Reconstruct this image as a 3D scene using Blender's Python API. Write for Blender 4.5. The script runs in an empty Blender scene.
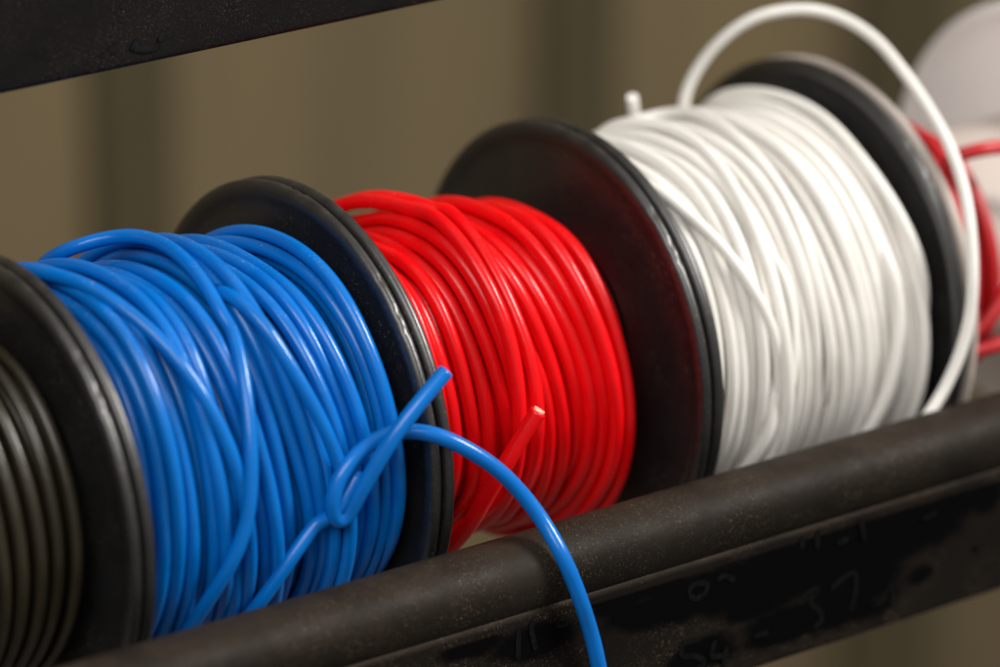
import bpy, math
import numpy as np
from mathutils import Vector, Matrix

# tuned amounts
WORLD = 0.52
KEY = 20.0
FILL = 13.5
FOCUS = 20.45
FSTOP = 8.0
# strands, loose ends and marks, in flange radii: (x, angle, least radius) on a drum or (x, y, z)
BLUE_STRANDS = [[(0.388,-13.2,0.9),(0.482,-14.3,0.93),(0.591,-11.8,0.955),(0.651,-6.6,0.96),(0.662,2.6,0.96),(0.663,11.6,0.95),(0.665,21,0.93),(0.643,31.5,0.92),(0.65,39.8,0),(0.622,47.6,0),(0.568,58.5,0),(0.548,66,0),(0.523,73.2,0),(0.506,81.4,0),(0.468,91.6,0),(0.409,101,0),(0.318,111.9,0)],[(0.704,26,0),(0.71,34.6,0),(0.754,44.9,0),(0.786,52.4,0),(0.827,59.7,0),(0.878,66.8,0),(0.902,73,0),(0.953,81.5,0),(0.979,91,0),(1,101.6,0),(0.993,109.5,0)],[(0.109,2.3,0),(0.151,3.2,0),(0.188,10.7,0),(0.222,20.2,0),(0.277,29.8,0),(0.329,38.8,0),(0.366,46.7,0),(0.402,55.2,0),(0.441,63.3,0),(0.472,71.4,0),(0.5,82.1,0),(0.538,96.5,0)],[(1.003,81.5,0.9),(0.95,85.6,0.89),(0.9,90.5,0.88),(0.805,96.1,0),(0.706,101.8,0),(0.629,111.1,0),(0.579,116.5,0),(0.541,120.7,0)],[(0.298,-10,0),(0.414,-10.7,0),(0.515,-6.2,0),(0.567,8.7,0),(0.587,23.7,0),(0.588,38.5,0),(0.603,53.9,0)]]
RED_STRANDS = [[(0.4,-15.9,0.799),(0.44,-6.1,0.774),(0.47,5,0.749),(0.489,15.6,0),(0.491,26.9,0),(0.487,38.2,0),(0.497,47.3,0),(0.511,54.7,0),(0.517,64.6,0),(0.52,75.7,0),(0.523,86.9,0),(0.528,100.5,0)],[(0.46,-14,0.804),(0.51,-8,0.817),(0.55,-1.4,0.804),(0.575,5.3,0.773),(0.62,11.8,0),(0.602,25.1,0),(0.602,35.7,0),(0.6,45.9,0),(0.611,56.4,0),(0.619,66.2,0),(0.617,78.8,0),(0.617,91.8,0)],[(0.632,79.1,0),(0.596,90.8,0),(0.581,103,0),(0.545,115.4,0),(0.487,125.4,0),(0.412,128.7,0)]]
RED_END = [(0.236,132.4,0.76),(0.256,127.1,0.775),(0.281,114.5,0.8),(0.311,102.5,0.83),(0.362,92.9,0.865),(0.43,84.8,0.9),(0.489,79,0.94)]
WHITE_STRANDS = [[(0.345,-13.5,0),(0.437,-8.6,0),(0.476,1.8,0),(0.481,13.7,0),(0.458,25.6,0),(0.439,35,0),(0.432,44.5,0),(0.417,53.8,0),(0.409,60.9,0),(0.409,67.3,0),(0.402,79.3,0),(0.405,91.1,0),(0.417,102.7,0),(0.431,113.6,0)],[(0.494,-22.2,0),(0.621,-22.2,0),(0.742,-22.2,0),(0.723,-8.4,0),(0.693,7.5,0),(0.674,20.1,0),(0.669,30.8,0),(0.682,41.2,0),(0.679,49.1,0),(0.662,59.1,0)],[(0.081,28.6,0),(0.126,36.4,0),(0.175,43.5,0),(0.227,51,0),(0.271,60.7,0),(0.323,67.8,0),(0.37,74.3,0),(0.387,81.4,0)],[(0.388,90.3,0),(0.369,97.7,0),(0.349,105.9,0),(0.309,113.9,0),(0.249,116.2,0)],[(0.517,61.5,0),(0.511,69.6,0),(0.498,78.9,0),(0.449,87.9,0),(0.416,98.4,0)],[(1.1,73.9,0),(1.085,84.3,0),(1.066,94.1,0),(1.042,104.5,0),(1.002,116,0),(0.951,123.5,0)],[(1.154,-22.2,0),(1.166,-11.5,0),(1.186,0.4,0),(1.192,11.2,0),(1.184,22.5,0),(1.167,35.1,0)]]
BLUE_HOOK = [(1.347,-1.057,0.524),(1.272,-1.057,0.465),(1.205,-1.054,0.408),(1.103,-1.038,0.299),(1.026,-1.006,0.168),(0.974,-0.969,0.053),(0.94,-0.939,-0.038),(0.904,-0.928,-0.062),(0.874,-0.93,0.014),(0.897,-0.933,0.112),(0.966,-0.935,0.194),(1.078,-0.936,0.253),(1.175,-0.947,0.272),(1.237,-0.983,0.272),(1.31,-1.039,0.255),(1.416,-1.104,0.19),(1.527,-1.156,0.094),(1.628,-1.19,-0.027),(1.689,-1.25,-0.144),(1.713,-1.35,-0.27),(1.764,-1.385,-0.428),(1.837,-1.38,-0.625),(1.88,-1.38,-0.787),(1.914,-1.38,-0.965),(1.932,-1.38,-1.217)]
WHITE_LOOP = [(3.797,0.4,0.71),(3.778,0.4,0.807),(3.817,0.38,0.939),(3.896,0.3,1.101),(4.023,0.2,1.217),(4.192,0.08,1.251),(4.314,-0.03,1.218),(4.365,-0.2,1.153),(4.359,-0.4,1.05),(4.354,-0.58,0.922),(4.317,-0.76,0.801),(4.277,-0.9,0.654),(4.232,-1,0.499),(4.196,-1.06,0.331),(4.173,-1.08,0.173),(4.133,-1.08,0.021),(4.072,-1.07,-0.12),(3.998,-1.06,-0.231),(3.895,-1.05,-0.335),(3.799,-1,-0.434)]
FAR_LOOPS = [[(4.526,-0.45,0.505),(4.535,-0.5,0.604),(4.559,-0.55,0.659),(4.619,-0.6,0.683),(4.75,-0.62,0.681),(4.954,-0.6,0.622),(5.146,-0.6,0.467),(5.093,-0.7,0.245)],[(4.333,-0.86,-0.04),(4.409,-0.88,-0.033),(4.46,-0.9,0.022),(4.517,-0.9,0.08),(4.62,-0.88,0.182),(4.731,-0.8,0.323)],[(4.313,-0.84,-0.116),(4.397,-0.86,-0.134),(4.455,-0.88,-0.127),(4.526,-0.9,-0.114),(4.674,-0.9,-0.057),(4.836,-0.85,0.081)]]
WHITE_STUB = [(3.454,0.36,0.915),(3.477,0.38,0.856),(3.525,0.42,0.772),(3.611,0.46,0.685)]
RAIL = (-1.16,-0.3952)
STROKES = [[(1.516,-0.54),(1.516,-0.687)],[(1.592,-0.527),(1.582,-0.564),(1.605,-0.662)],[(1.709,-0.58),(1.771,-0.589)],[(2.473,-0.841),(2.39,-0.839),(2.377,-0.858),(2.383,-0.896),(2.453,-0.914),(2.497,-0.956),(2.463,-0.971)],[(2.556,-0.869),(2.532,-0.936)],[(2.529,-0.937),(2.634,-0.958)],[(2.616,-0.908),(2.599,-1.008)],[(2.413,-0.629),(2.42,-0.595),(2.466,-0.589),(2.507,-0.604),(2.499,-0.638),(2.448,-0.654),(2.413,-0.629)],[(2.558,-0.599),(2.594,-0.59),(2.637,-0.609),(2.656,-0.629)],[(3.007,-0.828),(3.075,-0.786),(3.117,-0.788),(3.082,-0.834),(3.139,-0.89),(3.146,-0.933),(3.105,-0.959)],[(3.198,-0.8),(3.265,-0.769),(3.327,-0.766),(3.335,-0.844),(3.31,-0.934)],[(3.521,-0.919),(3.481,-0.932),(3.424,-0.927),(3.491,-0.903),(3.548,-0.887),(3.546,-0.97)],[(2.765,-0.906),(2.844,-0.909)],[(3.022,-0.527),(3.033,-0.575)],[(3.115,-0.511),(3.111,-0.595)],[(3.223,-0.6),(3.287,-0.593)],[(3.351,-0.522),(3.379,-0.625)],[(3.704,-0.609),(3.79,-0.594)]]
PATCHES = [(1.272,-0.565,0.203,0.052),(2.15,-0.539,0.32,0.062),(2.69,-0.669,0.331,0.136),(2.802,-0.775,0.222,0.073),(3.359,-0.712,0.344,0.185),(3.581,-0.538,0.405,0.139),(1.613,-0.621,0.249,0.088),(2.418,-0.64,0.519,0.108),(3.02,-0.626,0.622,0.192),(3.527,-0.616,0.434,0.208),(3.308,-0.883,0.344,0.139),(2.916,-0.896,0.252,0.101),(2.478,-0.917,0.24,0.091),(3.782,-0.541,0.439,0.13),(4.075,-0.566,0.13,0.122),(4.029,-0.834,0.035,0.028),(3.709,-0.87,0.081,0.047),(2.045,-0.557,0.159,0.089)]
WALL_STRIPS = [(5.45,6.137),(6.762,7.565),(8.772,9.522),(12.85,13.644),(16.078,17.184),(19.94,20.933)]
BEAM_STROKES = [[(0.54,1.684),(0.588,1.704),(0.622,1.731)],[(0.579,1.718),(0.616,1.691)],[(0.688,1.686),(0.723,1.729)],[(0.697,1.692),(0.76,1.677),(0.827,1.681)],[(0.818,1.704),(0.887,1.733)]]
CAM = [-9.993313,-15.999086,7.476413,0.660619,0.347486,0.001647,5.039573,1.433329]

# ------------------------------------------------------------------ basics
U = 0.045                      # one flange radius in metres; geometry below is in flange radii
PITCH = 1.433                  # spool to spool
C = bpy.context.scene.collection
SC = bpy.context.scene

def link(name, mesh, mat, parent=None, loc=(0, 0, 0)):
    o = bpy.data.objects.new(name, mesh)
    C.objects.link(o)
    o.location = Vector(loc) * U
    if mat is not None and len(mesh.materials) == 0:
        mesh.materials.append(mat)
    if parent is not None:
        o.parent = parent
    return o

def thing(name, label, cat, loc, group=None):
    o = bpy.data.objects.new(name, None)
    C.objects.link(o)
    o.location = Vector(loc) * U
    o.empty_display_size = 0.01
    o['label'] = label
    o['category'] = cat
    o['kind'] = 'thing'
    if group:
        o['group'] = group
    return o

def mesh_from(name, verts, faces, smooth=True):
    me = bpy.data.meshes.new(name)
    me.from_pydata([tuple(np.array(v) * U) for v in verts], [], faces)
    me.validate()
    if smooth:
        me.polygons.foreach_set('use_smooth', [len(p.vertices) < 5 for p in me.polygons])
    me.update()
    return me

# ------------------------------------------------------------------ materials
class NT:
    def __init__(self, name):
        self.m = bpy.data.materials.new(name)
        self.m.use_nodes = True
        self.t = self.m.node_tree
        self.b = self.t.nodes['Principled BSDF']
    def n(self, typ, **kw):
        nd = self.t.nodes.new(typ)
        for k, v in kw.items():
            setattr(nd, k, v)
        return nd
    def l(self, a, b):
        self.t.links.new(a, b)
    def coord(self):
        return self.n('ShaderNodeTexCoord').outputs['Object']
    def noise(self, scale, detail=4, rough=.55, vec=None):
        nd = self.n('ShaderNodeTexNoise')
        nd.inputs['Scale'].default_value = scale
        nd.inputs['Detail'].default_value = detail
        nd.inputs['Roughness'].default_value = rough
        self.l(vec if vec is not None else self.coord(), nd.inputs['Vector'])
        return nd.outputs['Fac']
    def ramp(self, fac, lo, hi, a=(0, 0, 0, 1), b=(1, 1, 1, 1)):
        nd = self.n('ShaderNodeValToRGB')
        nd.color_ramp.elements[0].position = lo
        nd.color_ramp.elements[1].position = hi
        nd.color_ramp.elements[0].color = a
        nd.color_ramp.elements[1].color = b
        self.l(fac, nd.inputs['Fac'])
        return nd.outputs['Color']
    def mix(self, fac, a, b):
        nd = self.n('ShaderNodeMix', data_type='RGBA')
        for s, v in ((nd.inputs[0], fac), (nd.inputs[6], a), (nd.inputs[7], b)):
            if isinstance(v, (int, float)):
                s.default_value = v
            elif isinstance(v, tuple):
                s.default_value = (*v[:3], 1)
            else:
                self.l(v, s)
        return nd.outputs[2]
    def math(self, op, a, b=0.0):
        nd = self.n('ShaderNodeMath', operation=op)
        for s, v in zip(nd.inputs, (a, b)):
            if isinstance(v, (int, float)):
                s.default_value = v
            else:
                self.l(v, s)
        return nd.outputs[0]
    def up(self):
        g = self.n('ShaderNodeNewGeometry')
        s = self.n('ShaderNodeSeparateXYZ')
        self.l(g.outputs['Normal'], s.inputs[0])
        return s.outputs['Z']
    def bump(self, h, strength, dist):
        nd = self.n('ShaderNodeBump')
        nd.inputs['Strength'].default_value = strength
        nd.inputs['Distance'].default_value = dist
        self.l(h, nd.inputs['Height'])
        self.l(nd.outputs[0], self.b.inputs['Normal'])
    def set(self, **kw):
        for k, v in kw.items():
            s = self.b.inputs[k.replace('_', ' ')]
            if isinstance(v, (int, float)):
                s.default_value = v
            elif isinstance(v, tuple):
                s.default_value = (*v[:3], 1)
            else:
                self.l(v, s)

def wire_mat(name, col, col2, rough, dust=(.35, .28, .2), dust_amt=.5, spec=.5):
    n = NT(name)
    base = n.mix(n.ramp(n.noise(110, 3), .35, .65), col, col2)
    # fine grains of dust lying on the upper side of the insulation
    specks = n.ramp(n.noise(2600, 2, .6), .58, .72)
    cloud = n.ramp(n.noise(140, 5), .46, .66)
    upm = n.ramp(n.up(), .35, .95)
    f = n.math('MULTIPLY', n.math('MULTIPLY', specks, cloud), n.math('MULTIPLY', upm, dust_amt))
    n.set(Base_Color=n.mix(f, base, dust), Roughness=n.math('ADD', n.math('MULTIPLY', n.noise(240, 4), .16), rough - .08))
    n.set(Specular_IOR_Level=spec)
    n.bump(n.noise(420, 3), .12, .0004)
    return n.m

def plastic_mat(name, col, dust, dust_amt, rough=.34, spec=.5):
    n = NT(name)
    specks = n.ramp(n.noise(2300, 2, .6), .62, .72)
    cloud = n.ramp(n.noise(60, 5), .40, .70)
    g = n.n('ShaderNodeNewGeometry')
    f = n.math('MULTIPLY', n.math('MULTIPLY', specks, cloud), dust_amt)
    film = n.math('MULTIPLY', n.math('MULTIPLY', n.ramp(n.up(), .1, .95), n.ramp(n.noise(150, 5), .3, .7)), dust_amt * .22)
    # thin scratches
    vec = n.n('ShaderNodeMapping')
    vec.inputs['Rotation'].default_value = (.5, .2, .9)
    vec.inputs['Scale'].default_value = (60, 900, 50)
    n.l(n.coord(), vec.inputs['Vector'])
    scr = n.ramp(n.noise(1, 2, .5, vec.outputs[0]), .76, .80)
    f2 = n.math('MAXIMUM', n.math('MAXIMUM', f, film), n.math('MULTIPLY', scr, dust_amt * .25))
    n.set(Base_Color=n.mix(f2, col, dust), Roughness=n.math('ADD', n.math('MULTIPLY', n.noise(130, 5), .25), rough - .1), Specular_IOR_Level=spec)
    n.bump(n.noise(700, 4), .15, .0003)
    return n.m

M = {}
M['blue'] = wire_mat('blue_insulation', (.0010, .152, .55), (.0010, .130, .48), .21, dust=(.40, .38, .36), dust_amt=.65, spec=.36)
M['red'] = wire_mat('red_insulation', (.82, .003, .006), (.70, .003, .005), .25, dust=(.5, .3, .2), dust_amt=.35, spec=.32)
M['red_dull'] = wire_mat('dull_red_insulation', (.50, .012, .016), (.42, .010, .014), .4, dust_amt=.2)
M['white'] = wire_mat('white_insulation', (.80, .78, .74), (.745, .72, .675), .42, dust=(.26, .20, .13), dust_amt=.7, spec=.35)
M['black'] = wire_mat('black_insulation', (.019, .0150, .0085), (.027, .021, .012), .30, dust=(.30, .21, .10), dust_amt=.5)
M['flange'] = plastic_mat('black_spool_plastic', (.0075, .0072, .0075), (.22, .19, .15), .80, .35, 1.0)
M['grey_flange'] = plastic_mat('grey_spool_board', (.92, .89, .87), (.74, .68, .64), .4, .6)
M['taupe_flange'] = plastic_mat('taupe_spool_board', (.46, .40, .36), (.5, .44, .39), .5, .6)

def copper_mat():
    n = NT('cut_copper')
    n.set(Base_Color=n.mix(n.ramp(n.noise(900, 2), .4, .6), (.85, .52, .36), (.95, .74, .58)), Metallic=.5, Roughness=.45)
    return n.m
M['copper'] = copper_mat()

def rail_mat(name, base_a, base_b, dust, use_grime, film_amt=.14, spec=.08):
    n = NT(name)
    base = n.mix(n.ramp(n.noise(45, 5), .35, .65), base_a, base_b)
    upm = n.ramp(n.up(), .05, .95)
    film = n.math('MULTIPLY', n.math('MULTIPLY', upm, n.ramp(n.noise(75, 6, .65), .25, .75)), film_amt)
    specks = n.math('MULTIPLY', n.ramp(n.noise(3200, 2, .6), .60, .74), n.ramp(n.noise(60, 6, .7), .42, .62))
    # rust blooming along the lip at the far end
    sx = n.n('ShaderNodeSeparateXYZ')
    n.l(n.coord(), sx.inputs[0])
    mr = n.n('ShaderNodeMapRange')
    mr.inputs['From Min'].default_value = 2.2 * U
    mr.inputs['From Max'].default_value = 5.6 * U
    n.l(sx.outputs['X'], mr.inputs['Value'])
    rust = n.math('MULTIPLY', n.math('MULTIPLY', mr.outputs[0], n.ramp(n.noise(160, 5), .48, .66)), .7)
    c = n.mix(film, base, dust)
    c = n.mix(n.math('MULTIPLY', specks, .75), c, (.23, .16, .09))
    if use_grime:
        c = n.mix(n.math('MULTIPLY', rust, n.ramp(n.up(), .0, .5)), c, (.30, .12, .055))
        a = n.n('ShaderNodeAttribute', attribute_name='ink')
        c = n.mix(a.outputs['Fac'], c, (.0022, .0022, .0025))
        n.set(Roughness=n.math('SUBTRACT', .62, n.math('MULTIPLY', a.outputs['Fac'], .12)))
        n.set(Specular_IOR_Level=n.math('SUBTRACT', .11, n.math('MULTIPLY', a.outputs['Fac'], .09)))
    else:
        n.set(Roughness=n.math('ADD', n.math('MULTIPLY', n.noise(220, 5), .3), .38), Specular_IOR_Level=spec)
    n.set(Base_Color=c)
    n.bump(n.noise(520, 5), .25, .0004)
    return n.m
M['rail'] = rail_mat('dusty_black_steel', (.0085, .0068, .0055), (.014, .011, .0085), (.16, .115, .075), False)
M['plate'] = rail_mat('inked_black_steel', (.0045, .0033, .0024), (.0075, .0053, .0036), (.17, .12, .08), True, .45)
M['beam'] = rail_mat('upper_black_steel', (.006, .006, .006), (.009, .008, .008), (.06, .05, .04), False, .2, .08)

def chalk_mat(name, v):
    n = NT(name)
    n.set(Base_Color=n.mix(n.ramp(n.noise(900, 3), .35, .7), (v, v, v * 1.04), (v * .4, v * .4, v * .42)), Roughness=.9, Specular_IOR_Level=.03)
    return n.m
M['chalk'] = chalk_mat('faint_grey_chalk', .0070)
M['scuff'] = chalk_mat('pale_scuff', .013)

def wall_mat():
    n = NT('drab_painted_sheet')
    mp = n.n('ShaderNodeMapping')
    mp.inputs['Scale'].default_value = (9, 9, 1.2)
    n.l(n.coord(), mp.inputs['Vector'])
    c = n.mix(n.ramp(n.noise(1, 4, .55, mp.outputs[0]), .34, .66), WALL_A, WALL_B)
    n.set(Base_Color=c, Roughness=.75)
    return n.m
WALL_A, WALL_B = (.160, .117, .054), (.088, .064, .031)
M['wall'] = wall_mat()
def strip_mat():
    n = NT('olive_timber')
    n.set(Base_Color=n.mix(n.ramp(n.noise(9, 4), .3, .7), (.056, .043, .014), (.042, .032, .011)), Roughness=.8)
    return n.m
M['strip'] = strip_mat()

# ------------------------------------------------------------------ tubes
def resample(P, step):
    """Catmull-Rom through P, about one point per step."""
    P = np.array(P, float)
    Q = np.vstack([2 * P[0] - P[1], P, 2 * P[-1] - P[-2]])
    out = []
    for i in range(1, len(Q) - 2):
        a, b, c, d = Q[i - 1], Q[i], Q[i + 1], Q[i + 2]
        m = max(2, int(np.linalg.norm((c - b)[:3]) / step))
        for k in range(m):
            t = k / m
            out.append(.5 * ((2 * b) + (c - a) * t + (2 * a - 5 * b + 4 * c - d) * t * t + (3 * b - a - 3 * c + d) * t ** 3))
    out.append(Q[-2])
    return np.array(out)

def smooth_line(P, it):
    P = P.copy()
    for _ in range(it):
        P[1:-1] = .25 * P[:-2] + .5 * P[1:-1] + .25 * P[2:]
    return P

def tube(V, F, P, rad, sides=12, cap=True):
    P = np.array(P, float)
    T = np.gradient(P, axis=0)
    T /= np.linalg.norm(T, axis=1)[:, None] + 1e-12
    ref = np.array([1., 0, 0]) if abs(T[0][0]) < .8 else np.array([0, 0, 1.])
    nrm = ref - T[0] * (ref @ T[0])
    nrm /= np.linalg.norm(nrm)
    base = len(V)
    ang = np.linspace(0, 2 * np.pi, sides, endpoint=False)
    for i in range(len(P)):
        nrm = nrm - T[i] * (nrm @ T[i])
        nrm /= np.linalg.norm(nrm)
        bi = np.cross(T[i], nrm)
        ring = P[i] + rad * (np.cos(ang)[:, None] * nrm + np.sin(ang)[:, None] * bi)
        V.extend(ring.tolist())
    for i in range(len(P) - 1):
        for k in range(sides):
            a = base + i * sides + k
            b = base + i * sides + (k + 1) % sides
            F.append((a, b, b + sides, a + sides))
    if cap:
        F.append(tuple(base + k for k in range(sides - 1, -1, -1)))
        e = base + (len(P) - 1) * sides
        F.append(tuple(e + k for k in range(sides)))

# ------------------------------------------------------------------ winding
NB = 150                        # angle bins in a turn
def cyl_xyz(x, th, r):
    return np.stack([x, -r * np.sin(th), r * np.cos(th)], -1)

class Winding:
    """Wire laid turn on turn round a barrel: each new strand rides up over what lies below it."""
    def __init__(self, d, core, seed):
        self.d, self.core = d, core
        self.rng = np.random.default_rng(seed)
        self.bx = [[] for _ in range(NB)]
        self.br = [[] for _ in range(NB)]
        self.paths = []
    def lay(self, x, th, rmin=None, floor=0.0, soft=.93, squash=.95, keep=True, sink=(0, 0)):
        d = self.d
        n = len(x)
        bins = np.round(th / (2 * np.pi / NB)).astype(int) % NB
        sup = np.full(n, self.core + d / 2)
        for i in range(n):
            bx = np.array(self.bx[bins[i]])
            if len(bx) == 0:
                continue
            br = np.array(self.br[bins[i]])
            dx = np.abs(bx - x[i])
            m = dx < d * soft
            if m.any():
                s = br[m] + squash * np.sqrt(np.maximum(d * d - (dx[m] / soft) ** 2, 0))
                sup[i] = max(sup[i], s.max())
        w = 2
        mx = sup.copy()
        for k in range(-w, w + 1):
            mx = np.maximum(mx, np.roll(sup, k) if False else np.interp(np.arange(n) + k, np.arange(n), sup))
        ker = np.exp(-.5 * (np.arange(-16, 17) / 6.5) ** 2)
        ker /= ker.sum()
        r = np.convolve(np.pad(mx, 16, mode='edge'), ker, 'valid')
        r = np.maximum(r, floor)
        if rmin is not None:
            r = np.maximum(r, rmin)
            ker = np.hanning(25); ker /= ker.sum()
            r = np.convolve(np.pad(r, 12, mode='edge'), ker, 'valid')
        # ends dive in under the neighbours
        for k in range(sink[0]):
            r[k] -= (1 - k / sink[0]) ** 2 * d * 1.6
        for k in range(sink[1]):
            r[n - 1 - k] -= (1 - k / sink[1]) ** 2 * d * 1.6
        if keep:
            for i in range(n):
                self.bx[bins[i]].append(x[i])
                self.br[bins[i]].append(r[i])
        self.paths.append((x, th, r))
        return r
    def helix(self, x0, x1, turns, jitter, slant=None, direction=1, rise=None, start=3.6, soft=.93):
        rng = self.rng
        n = int(round(turns)) * NB
        floor = 0.0 if rise is None else np.percentile(self.paths[-1][2], 70) + rise * self.d
        k = np.arange(n)
        th = k * 2 * np.pi / NB + start
        u = k / (n - 1)
        x = x0 + (x1 - x0) * u if direction > 0 else x1 - (x1 - x0) * u
        # slow wander: neighbours share most of it, each turn adds a little of its own
        nz = np.zeros(n)
        for _ in range(2):
            pts = rng.normal(0, 1, int(turns * 5) + 3)
            nz += np.interp(k / n * (len(pts) - 1), np.arange(len(pts)), pts)
        ker = np.hanning(61); ker /= ker.sum()
        nz = np.convolve(np.pad(nz, 30, mode='edge'), ker, 'valid')
        x = x + nz * jitter * self.d
        if slant is not None:
            x = x + slant(u if direction > 0 else 1 - u, th)
        x = np.clip(x, x0 - .01, x1 + .01)
        # lay turn by turn so that each turn sees the earlier ones
        step = NB // 2
        rr = []
        for a in range(0, n, step):
            b = min(n, a + step)
            lo, hi = max(0, a - 20), min(n, b + 20)
            rs = self.lay(x[lo:hi], th[lo:hi], keep=False, soft=soft, floor=floor)
            self.paths.pop()
            seg = rs[a - lo:a - lo + (b - a)]
            rr.append(seg)
            bins = np.round(th[a:b] / (2 * np.pi / NB)).astype(int) % NB
            for i in range(b - a):
                self.bx[bins[i]].append(x[a + i])
                self.br[bins[i]].append(seg[i])
        r = np.concatenate(rr)
        ker = np.hanning(21); ker /= ker.sum()
        r = np.convolve(np.pad(r, 10, mode='edge'), ker, 'valid')
        r[:12] -= np.linspace(1, 0, 12) ** 2 * self.d * 1.5
        r[-12:] -= np.linspace(0, 1, 12) ** 2 * self.d * 1.5
        self.paths.append((x, th, r))
    def settle(self, outer, pct=40, taper=0.0, upto=.5):
        """Shift the whole winding so that its last layer reaches the given outer radius."""
        sh = outer - self.d / 2 - np.percentile(self.paths[-1][2], pct)
        self.core += sh
        self.br = [[v + sh for v in b] for b in self.br]
        self.paths = [(x, th, r + sh) for x, th, r in self.paths]
        if taper:                     # fewer turns against the near flange
            g = lambda x: taper * np.clip(1 - np.asarray(x) / upto, 0, 1)
            self.paths = [(x, th, r - g(x)) for x, th, r in self.paths]
            self.br = [list(np.array(b) - g(a)) if len(b) else b for a, b in zip(self.bx, self.br)]
    def strand(self, pts, tail0=0., tail1=0., dx0=0., dx1=0., sink=(8, 8)):
        """A hand-placed strand: (x, angle in degrees, least radius); tails run on round the drum out of sight."""
        P = np.array(pts, float)
        P[:, 1] = np.radians(P[:, 1])
        if tail0:
            P = np.vstack([[P[0][0] + dx0, P[0][1] - math.radians(tail0), max(0, P[0][2] - .06)], P])
        if tail1:
            P = np.vstack([P, [P[-1][0] + dx1, P[-1][1] + math.radians(tail1), 0]])
        Q = resample(P, 2 * np.pi / NB)
        Q = smooth_line(Q, 24)
        Q[:, 0] = np.clip(Q[:, 0], XA, XB)
        # wander allowed: parametrised along the strand, so it may turn back in angle
        rmin = np.where(Q[:, 2] > .3, Q[:, 2], 0)
        return self.lay(Q[:, 0], Q[:, 1], rmin=rmin, sink=sink)
    def mesh(self, name, zoff, xoff=0, sides=12):
        V, F = [], []
        for x, th, r in self.paths:
            P = cyl_xyz(x + xoff, th, r)
            P[:, 2] += zoff
            tube(V, F, P, self.d / 2, sides)
        return mesh_from(name, V, F)

# ------------------------------------------------------------------ spool parts
def flange_mesh(name, inner_sign, thick=.058, R=1.0, seed=0, bore=.14, wear=.0032):
    """Round flange turned on a lathe; the raised bead faces the winding (inner_sign = +1: winding on the +x side)."""
    rng = np.random.default_rng(seed)
    prof = [(0.000, bore), (.010, bore + .004), (.016, .30), (.016, .86), (.0155, .895), (.012, .915), (.003, .935), (-.001, .950),
            (-.0005, .966), (.003, .982), (.010, .994), (.020, 1.0), (.032, 1.0), (.041, .996), (.049, .986), (.054, .972), (.056, .95), (.056, .30), (.056, bore)]
    N = 288
    nz = rng.normal(0, 1, N)
    ker = np.hanning(5); ker /= ker.sum()
    nz = np.convolve(np.pad(nz, 2, mode='wrap'), ker, 'valid')
    fine = rng.normal(0, 1, (N, len(prof))) * .25
    V, F = [], []
    for i in range(N):
        a = 2 * math.pi * i / N
        for j, (x, r) in enumerate(prof):
            e = max(0, (r - .982) / .018)
            rr = r * R + fine[i, j] * .4 * wear * e - (wear * 2.2 if nz[i] < -1.15 and j in (11, 12, 13) else 0)
            xx = (x - .028) * (thick / .058) * (1 if inner_sign < 0 else -1)
            xx += fine[i, j] * wear * .15 * e
            V.append((xx, -rr * math.sin(a), rr * math.cos(a)))
    n = len(prof)
    for i in range(N):
        for j in range(n - 1):
            a, b = i * n + j, ((i + 1) % N) * n + j
            q = (a, a + 1, b + 1, b)
            F.append(q if inner_sign < 0 else q[::-1])
        a, b = i * n + n - 1, ((i + 1) % N) * n + n - 1
        q = (a, i * n, ((i + 1) % N) * n, b)
        F.append(q if inner_sign < 0 else q[::-1])
    return mesh_from(name, V, F)

def barrel_mesh(name, x0, x1, r, zoff, N=96):
    V, F = [], []
    for i in range(N):
        a = 2 * math.pi * i / N
        for x in (x0, x1):
            V.append((x, -r * math.sin(a), r * math.cos(a) + zoff))
    for i in range(N):
        j = (i + 1) % N
        F.append((2 * i, 2 * i + 1, 2 * j + 1, 2 * j))
    return mesh_from(name, V, F)

FL = flange_mesh('spool_flange_near', +1, seed=3)     # winding on its +x side
FR = flange_mesh('spool_flange_far', -1, seed=8)      # winding on its -x side
GAP = .062

def make_spool(k, label, winding, wire_mat_, barrel_r, barrel_mat, flange_mats=('flange', 'flange'), scale_far=1.0, slack=0.0, scale_near=1.0):
    """Spool between x = k*PITCH and (k+1)*PITCH. The flange pair of two neighbours ends at k*PITCH."""
    x0 = k * PITCH
    root = thing('wire_spool', label, 'wire spool', (x0, 0, -1), 'wire spools standing in a row on the rack')
    a = link('flange', FL if flange_mats[0] == 'flange' else FL.copy(), None, root, (-.030, 0, 1))
    b = link('flange', FR if flange_mats[1] == 'flange' else FR.copy(), None, root, (PITCH - .062 - .031, 0, 1))
    for o, m in ((a, flange_mats[0]), (b, flange_mats[1])):
        if len(o.data.materials) == 0:
            o.data.materials.append(M[m])
        else:
            o.data.materials[0] = M[m]
    b.scale = (1, scale_far, scale_far)
    a.scale = (1, scale_near, scale_near)
    link('barrel', barrel_mesh('barrel', 0.0, PITCH - .12, barrel_r, 1 + slack), barrel_mat, root)
    if winding is not None:
        link('wire_winding', winding.mesh('wire_winding', 1 + slack), wire_mat_, root)
    return root

XA, XB = .045, PITCH - .165      # first and last wire centre between the flanges (relative to the spool)

def bundle_slant(amp, ph=0.0, amp2=0.0):
    def f(u, th):
        return (amp * np.sin(th - 1.0 + ph) * np.sin(np.pi * np.clip(u, 0, 1)) + amp2 * np.sin(2 * th + 5 * u)) 
    return f

D = .078
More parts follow.
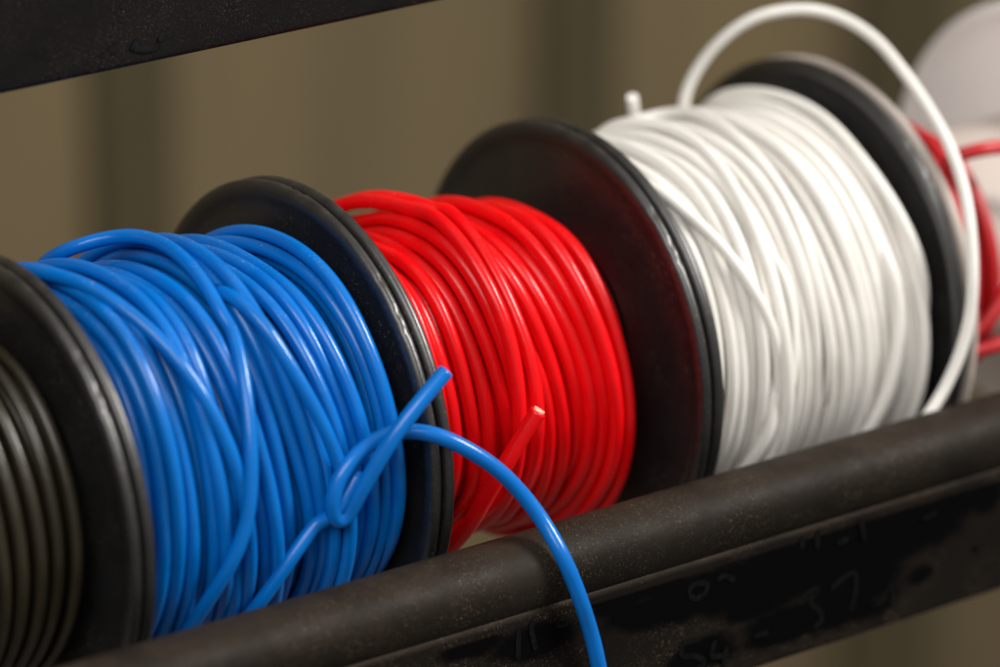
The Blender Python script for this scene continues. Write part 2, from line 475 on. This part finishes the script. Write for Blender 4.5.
# blue spool
D = .060
wb = Winding(D, .83 - 2.62 * D, 11)
wb.helix(XA, XB, (XB - XA) / D / 1.0, .05, None)
wb.helix(XA, XB, (XB - XA) / D / 1.06, .22, bundle_slant(.06, 0, .02), direction=-1, soft=.8, rise=.6)
wb.helix(XA, XB, (XB - XA) / D / 1.12, .42, bundle_slant(.085, .2, .025), direction=1, soft=.86, rise=.82)
wb.settle(.835, taper=.04, upto=.30)
# strands that cross over the turns, lowest first: (strand, degrees of hidden run before and after, shift along the drum, bins to dive)
for k, a, b, c, d_, s0, s1 in ((2, 24, 40, .02, .08, 8, 8), (1, 0, 60, 0, .05, 7, 8), (3, 0, 50, 0, -.12, 0, 8), (0, 30, 60, .06, -.1, 6, 8)):
    wb.strand(BLUE_STRANDS[k], a, b, c, d_, sink=(s0, s1))
sp_blue = make_spool(0, 'black spool of bright blue wire whose loose end is hooked into a small loop', wb, M['blue'], wb.core, M['blue'], scale_far=1.02)
V, F = [], []
D = .066
hook = smooth_line(resample(BLUE_HOOK, .012), 12)
tube(V, F, hook + np.array([0, 0, 1]), D / 2, 16)
link('loose_wire_end', mesh_from('loose_wire_end', V, F), M['blue'], sp_blue)

# red spool
D = .063
XR = 1.155
wr = Winding(D, .735 - 2.55 * D, 21)
wr.helix(XA, XR, (XR - XA) / D, .05, None)
wr.helix(XA, XR, (XR - XA) / D / 1.04, .16, bundle_slant(.07, 0, .015), direction=-1, soft=.8, rise=.6)
wr.helix(XA, XR, (XR - XA) / D / 1.06, .30, bundle_slant(.11, .1, .02), direction=1, soft=.86, rise=.78)
wr.settle(.692, taper=.075, upto=.55)
for k, a, b, c, d_, s0, s1 in ((2, 20, 50, .02, -.1, 7, 8), (0, 30, 60, -.04, .02, 5, 8), (1, 30, 60, -.03, .02, 5, 8)):
    wr.strand(RED_STRANDS[k], a, b, c, d_, sink=(s0, s1))
sp_red = make_spool(1, 'black spool of glossy red wire with a short cut end sticking up in front', wr, M['red'], wr.core, M['red'], slack=.045, scale_near=1.02)   # the red turns are slack and ride high on the barrel
re_ = np.array(RED_END, float)
P = cyl_xyz(re_[:, 0], np.radians(re_[:, 1]), re_[:, 2])
P = np.vstack([2 * P[0] - P[1] + np.array([-.03, .10, -.02]), P])
P = smooth_line(resample(P, .012), 10)
D = .070
V, F = [], []
tube(V, F, P + np.array([0, 0, 1]), D / 2, 16)
cut = link('loose_wire_end', mesh_from('loose_wire_end', V, F), M['red'], sp_red)
t = P[-1] - P[-3]; t /= np.linalg.norm(t)
V, F = [], []
tube(V, F, np.array([P[-1] - t * .01, P[-1] + t * .004, P[-1] + t * .010]) + np.array([0, 0, 1]), D * .36, 12)
link('copper_core', mesh_from('copper_core', V, F), M['copper'], cut)

# white spool
D = .053
ww = Winding(D, .845 - 2.55 * D, 35)
ww.helix(XA, XB, (XB - XA) / D, .05, None)
ww.helix(XA, XB, (XB - XA) / D / 1.05, .15, bundle_slant(.05, 0, .015), direction=-1, soft=.8, rise=.6)
ww.helix(XA, XB, (XB - XA) / D / 1.17, .36, bundle_slant(.07, .1, .02), direction=1, soft=.90, rise=.90)
ww.settle(.846)
for k, a, b, c, d_, s0, s1 in ((2, 14, 40, -.02, .02, 7, 8), (3, 0, 50, 0, -.1, 7, 8), (4, 12, 40, -.02, -.1, 7, 8), (5, 20, 40, -.02, -.1, 8, 8),
                               (6, 20, 50, -.05, .1, 7, 9), (1, 16, 50, 0, .08, 7, 9), (0, 14, 50, .03, -.02, 7, 8)):
    ww.strand(WHITE_STRANDS[k], a, b, c, d_, sink=(s0, s1))
sp_white = make_spool(2, 'black spool of white wire with one big loop arching over its far flange', ww, M['white'], ww.core, M['white'], scale_far=1.015)
V, F = [], []
off = np.array([-2 * PITCH, 0, 1])
tube(V, F, smooth_line(resample(WHITE_LOOP, .015), 14) + off, D / 2, 16)
link('loose_wire_loop', mesh_from('loose_wire_loop', V, F), M['white'], sp_white)
V, F = [], []
tube(V, F, smooth_line(resample(WHITE_STUB, .012), 4) + off, D / 2, 16)
link('loose_wire_end', mesh_from('loose_wire_end', V, F), M['white'], sp_white)

# black spool at the near end
wk = Winding(D, .66 - 1.6 * D, 41)
XK = 1.275
D = .080
wk.helix(XA, XK, (XK - XA) / D, .05, None)
wk.helix(XA, XK, (XK - XA) / D / 1.06, .10, bundle_slant(.02, 0, .01), direction=-1, soft=.85, rise=.75)
wk.settle(.75)
D = .066
make_spool(-1, 'black spool of dark olive wire in neat turns, beside the blue one', wk, M['black'], wk.core, M['black'])

# grey spool with red wire at the far end
wf = Winding(D, .5, 51)
wf.helix(XA + .02, .46, 6, .1, None)
wf.helix(XA + .02, .45, 6, .2, None, direction=-1, rise=.7)
wf.settle(.665)
sp_far = make_spool(3, 'blurred pale grey spool with dull red wire, beyond the white one', wf, M['red_dull'], wf.core, M['taupe_flange'],
                    ('taupe_flange', 'grey_flange'), 1.03, 0, 1.015)
for pts in FAR_LOOPS:
    V, F = [], []
    tube(V, F, smooth_line(resample(pts, .015), 8) + np.array([-3 * PITCH, 0, 1]), D / 2, 12)
    link('loose_wire_loop', mesh_from('loose_wire_loop', V, F), M['red_dull'], sp_far)

# ------------------------------------------------------------------ rack rails
RY, RZ = RAIL
RT = .17
def extrude_profile(name, prof, xs, closed=True, smooth=True):
    V, F = [], []
    n = len(prof)
    for x in xs:
        for (y, z) in prof:
            V.append((x, y, z))
    for i in range(len(xs) - 1):
        for j in range(n if closed else n - 1):
            a, b = i * n + j, i * n + (j + 1) % n
            F.append((a, a + n, b + n, b))
    if closed:
        F.append(tuple(range(n)))
        F.append(tuple((len(xs) - 1) * n + k for k in range(n - 1, -1, -1)))
    return mesh_from(name, V, F, smooth)

def arc(cy, cz, r, a0, a1, n):
    return [(cy + r * math.cos(math.radians(a0 + (a1 - a0) * i / n)), cz + r * math.sin(math.radians(a0 + (a1 - a0) * i / n))) for i in range(n + 1)]

Z0 = -1.064                      # lower edge of the face plate
def rail_parts(root, x0, x1, ox, oy, oz, mt, mp, with_ink):
    """Rolled tube along the top and a face plate folded down from it. ox, oy, oz: the thing's own origin."""
    xs = np.linspace(x0, x1, 161)
    rng = np.random.default_rng(5)
    tubep = [(RY + RT * math.cos(a) - oy, RZ + RT * math.sin(a) - oz) for a in np.linspace(0, 2 * math.pi, 48, endpoint=False)]
    link('rail_tube', extrude_profile('rail_tube', tubep[::-1], xs - ox), mt, root)
    yf = RY - .15
    # plate: rounded shoulder, flat face, rounded lower edge, flat back
    sh = .055
    ztop = RZ - .055
    prof = [(yf + .10, ztop - .012)] + arc(yf + sh - .0, ztop - sh - .012, sh, 75, 180, 10)
    zs = np.linspace(ztop - sh - .03, Z0 + .025, 44)
    prof += [(yf, z) for z in zs]
    prof += arc(yf + .022, Z0 + .022, .022, 180, 270, 5)
    prof += arc(yf + .038, Z0 + .022, .022, 270, 360, 5)
    prof += [(yf + .06, ztop - .10), (yf + .10, ztop - .06)]
    prof = [(y - oy, z - oz) for y, z in prof]
    xs = np.linspace(x0, x1, 561 if with_ink else 121)
    me = extrude_profile('face_plate', prof, xs - ox)
    o = link('face_plate', me, mp, root)
    if with_ink:
        att = me.attributes.new('ink', 'FLOAT', 'POINT')
        from mathutils import noise as mn
        vals = []
        for v in me.vertices:
            x, z = v.co.x / U + ox, v.co.z / U + oz
            if v.co.y / U + oy > yf + .004 or z > ztop - sh - .035:
                vals.append(0.0); continue
            n1 = mn.noise(Vector((x * 5, z * 9, 0))) * .28 + mn.noise(Vector((x * 14, z * 20, 3))) * .16
            best = 9
            for cx, cz, rx, rz in PATCHES:
                best = min(best, math.hypot((x - cx) / rx, (z - cz) / rz))
            f = (1.08 + n1 - best) / .35
            vals.append(max(0.0, min(1.0, f)))
        att.data.foreach_set('value', vals)
    return o

rail = thing('rack_rail', 'black steel rack rail below the spools with dusty rounded top and chalk figures', 'rack rail', (2, RY, Z0), 'rails of the spool rack')
plate = rail_parts(rail, -6, 12, 2, RY, Z0, M['rail'], M['plate'], True)

def strokes_mesh(name, strokes, y, ox, oy, oz, w):
    """Chalk lines lying on a plate: flat ribbons a hair proud of it."""
    V, F = [], []
    for si, s in enumerate(strokes):
        P = np.array([(a, 0, b) for a, b in s], float)
        if len(P) > 2:
            P = resample(P, .012)
        else:
            P = np.array([P[0] + (P[1] - P[0]) * t for t in np.linspace(0, 1, 8)])
        T = np.gradient(P, axis=0); T /= np.linalg.norm(T, axis=1)[:, None] + 1e-12
        N = np.stack([-T[:, 2], 0 * T[:, 0], T[:, 0]], 1)
        b0 = len(V)
        for i in range(len(P)):
            ww_ = w * (1 if 0 < i < len(P) - 1 else .55)
            for sgn in (-1, 1):
                q = P[i] + sgn * ww_ * N[i]
                V.append((q[0] - ox, y - oy - .0016 * si, q[2] - oz))
        for i in range(len(P) - 1):
            a = b0 + 2 * i
            F.append((a, a + 1, a + 3, a + 2))
    return mesh_from(name, V, F)
for lo, hi in ((0, 3), (3, 7), (7, 9), (9, 13), (13, 18)):
    link('chalk_writing', strokes_mesh('chalk_writing', STROKES[lo:hi], RY - .15 - .003, 2, RY, Z0, .013), M['chalk'], rail)

BZ = 1.612                       # lower edge of the upper shelf's plate
beam = thing('rack_beam', 'plain black steel rack beam above the spools, scuffed, at the upper edge', 'rack beam', (0, .15, BZ))
bx = np.linspace(-6, 9, 121)
bp = [(.45, BZ + 1.0), (.15, BZ + 1.0)] + [(.15, z) for z in np.linspace(BZ + .9, BZ + .05, 12)] + arc(.15 + .028, BZ + .028, .028, 180, 270, 6) + [(.45, BZ)]
link('face_plate', extrude_profile('beam_plate', [(y - .15, z - BZ) for y, z in bp], bx), M['beam'], beam)
link('chalk_mark', strokes_mesh('chalk_mark', BEAM_STROKES, .15 - .003, 0, .15, BZ, .014), M['scuff'], beam)

# ------------------------------------------------------------------ wall behind
WY = 13.0
wall = thing('wall', 'drab beige sheet wall with dark olive uprights, out of focus behind the rack', 'wall', (12, WY, -18))
link('wall_sheet', mesh_from('wall_sheet', [(-30, 0, 0), (40, 0, 0), (40, 0, 36), (-30, 0, 36), (-30, .5, 0), (40, .5, 0), (40, .5, 36), (-30, .5, 36)],
     [(0, 1, 2, 3), (5, 4, 7, 6), (4, 0, 3, 7), (1, 5, 6, 2), (3, 2, 6, 7), (4, 5, 1, 0)], False), M['wall'], wall)
for xa, xb in WALL_STRIPS:
    w = xb - xa
    V = [(-w / 2, 0, 0), (w / 2, 0, 0), (w / 2, 0, 36), (-w / 2, 0, 36), (-w / 2 + .05, -.12, 0), (w / 2 - .05, -.12, 0), (w / 2 - .05, -.12, 36), (-w / 2 + .05, -.12, 36)]
    F = [(4, 5, 6, 7), (0, 4, 7, 3), (5, 1, 2, 6), (7, 6, 2, 3), (0, 1, 5, 4)]
    link('upright_strip', mesh_from('upright_strip', V, F, False), M['strip'], wall, ((xa + xb) / 2 - 12, -.004, 0))

# ------------------------------------------------------------------ light
world = bpy.data.worlds.new('World')
SC.world = world
world.use_nodes = True
bg = world.node_tree.nodes['Background']
wt = world.node_tree
tc = wt.nodes.new('ShaderNodeTexCoord'); sz = wt.nodes.new('ShaderNodeSeparateXYZ'); rp = wt.nodes.new('ShaderNodeValToRGB')
wt.links.new(tc.outputs['Generated'], sz.inputs[0])
mr = wt.nodes.new('ShaderNodeMapRange')
mr.inputs['From Min'].default_value = -1
wt.links.new(sz.outputs['Z'], mr.inputs['Value'])
wt.links.new(mr.outputs[0], rp.inputs['Fac'])
rp.color_ramp.elements[0].position = .30
rp.color_ramp.elements[0].color = (.25, .22, .19, 1)
rp.color_ramp.elements[1].position = .85
rp.color_ramp.elements[1].color = (1.0, .98, .95, 1)
wt.links.new(rp.outputs['Color'], bg.inputs['Color'])
bg.inputs['Strength'].default_value = WORLD

def area(name, target, direction, dist, sx, sy, power, col):
    ld = bpy.data.lights.new(name, 'AREA')
    ld.shape = 'RECTANGLE'
    ld.size, ld.size_y = sx * U, sy * U
    ld.energy = power
    ld.color = col
    o = bpy.data.objects.new(name, ld)
    C.objects.link(o)
    d = Vector(direction).normalized()
    o.location = (Vector(target) + d * dist) * U
    o.rotation_euler = d.to_track_quat('Z', 'Y').to_euler()
    return o
area('window_light', (2, 0, 0), (.56, -.52, .64), 30, 9, 7, KEY, (1.0, .97, .92))

area('fill_light', (2, 0, 0), (-.62, -.45, .64), 34, 24, 14, FILL, (1.0, .97, .94))  # added soft fill from the left, brightens the pale far flange and wires

# ------------------------------------------------------------------ camera
px, py, pz, yaw, pitch, roll, foc, _ = CAM
cyw, syw, cp, sp = math.cos(yaw), math.sin(yaw), math.cos(pitch), math.sin(pitch)
f = Vector((syw * cp, cyw * cp, -sp)); r = Vector((cyw, -syw, 0)); u = r.cross(f)
r2 = r * math.cos(roll) + u * math.sin(roll); u2 = -r * math.sin(roll) + u * math.cos(roll)
cam = bpy.data.cameras.new('camera')
co = bpy.data.objects.new('camera', cam)
C.objects.link(co)
co.matrix_world = Matrix(((r2.x, u2.x, -f.x, px * U), (r2.y, u2.y, -f.y, py * U), (r2.z, u2.z, -f.z, pz * U), (0, 0, 0, 1)))
cam.sensor_width = 36
cam.lens = foc * 36
cam.clip_start = .05
cam.clip_end = 50
cam.dof.use_dof = True
cam.dof.focus_distance = FOCUS * U
cam.dof.aperture_fstop = FSTOP
SC.camera = co
SC.view_settings.view_transform = 'Standard'
SC.view_settings.look = 'None'
SC.view_settings.exposure = 0
SC.view_settings.gamma = 1
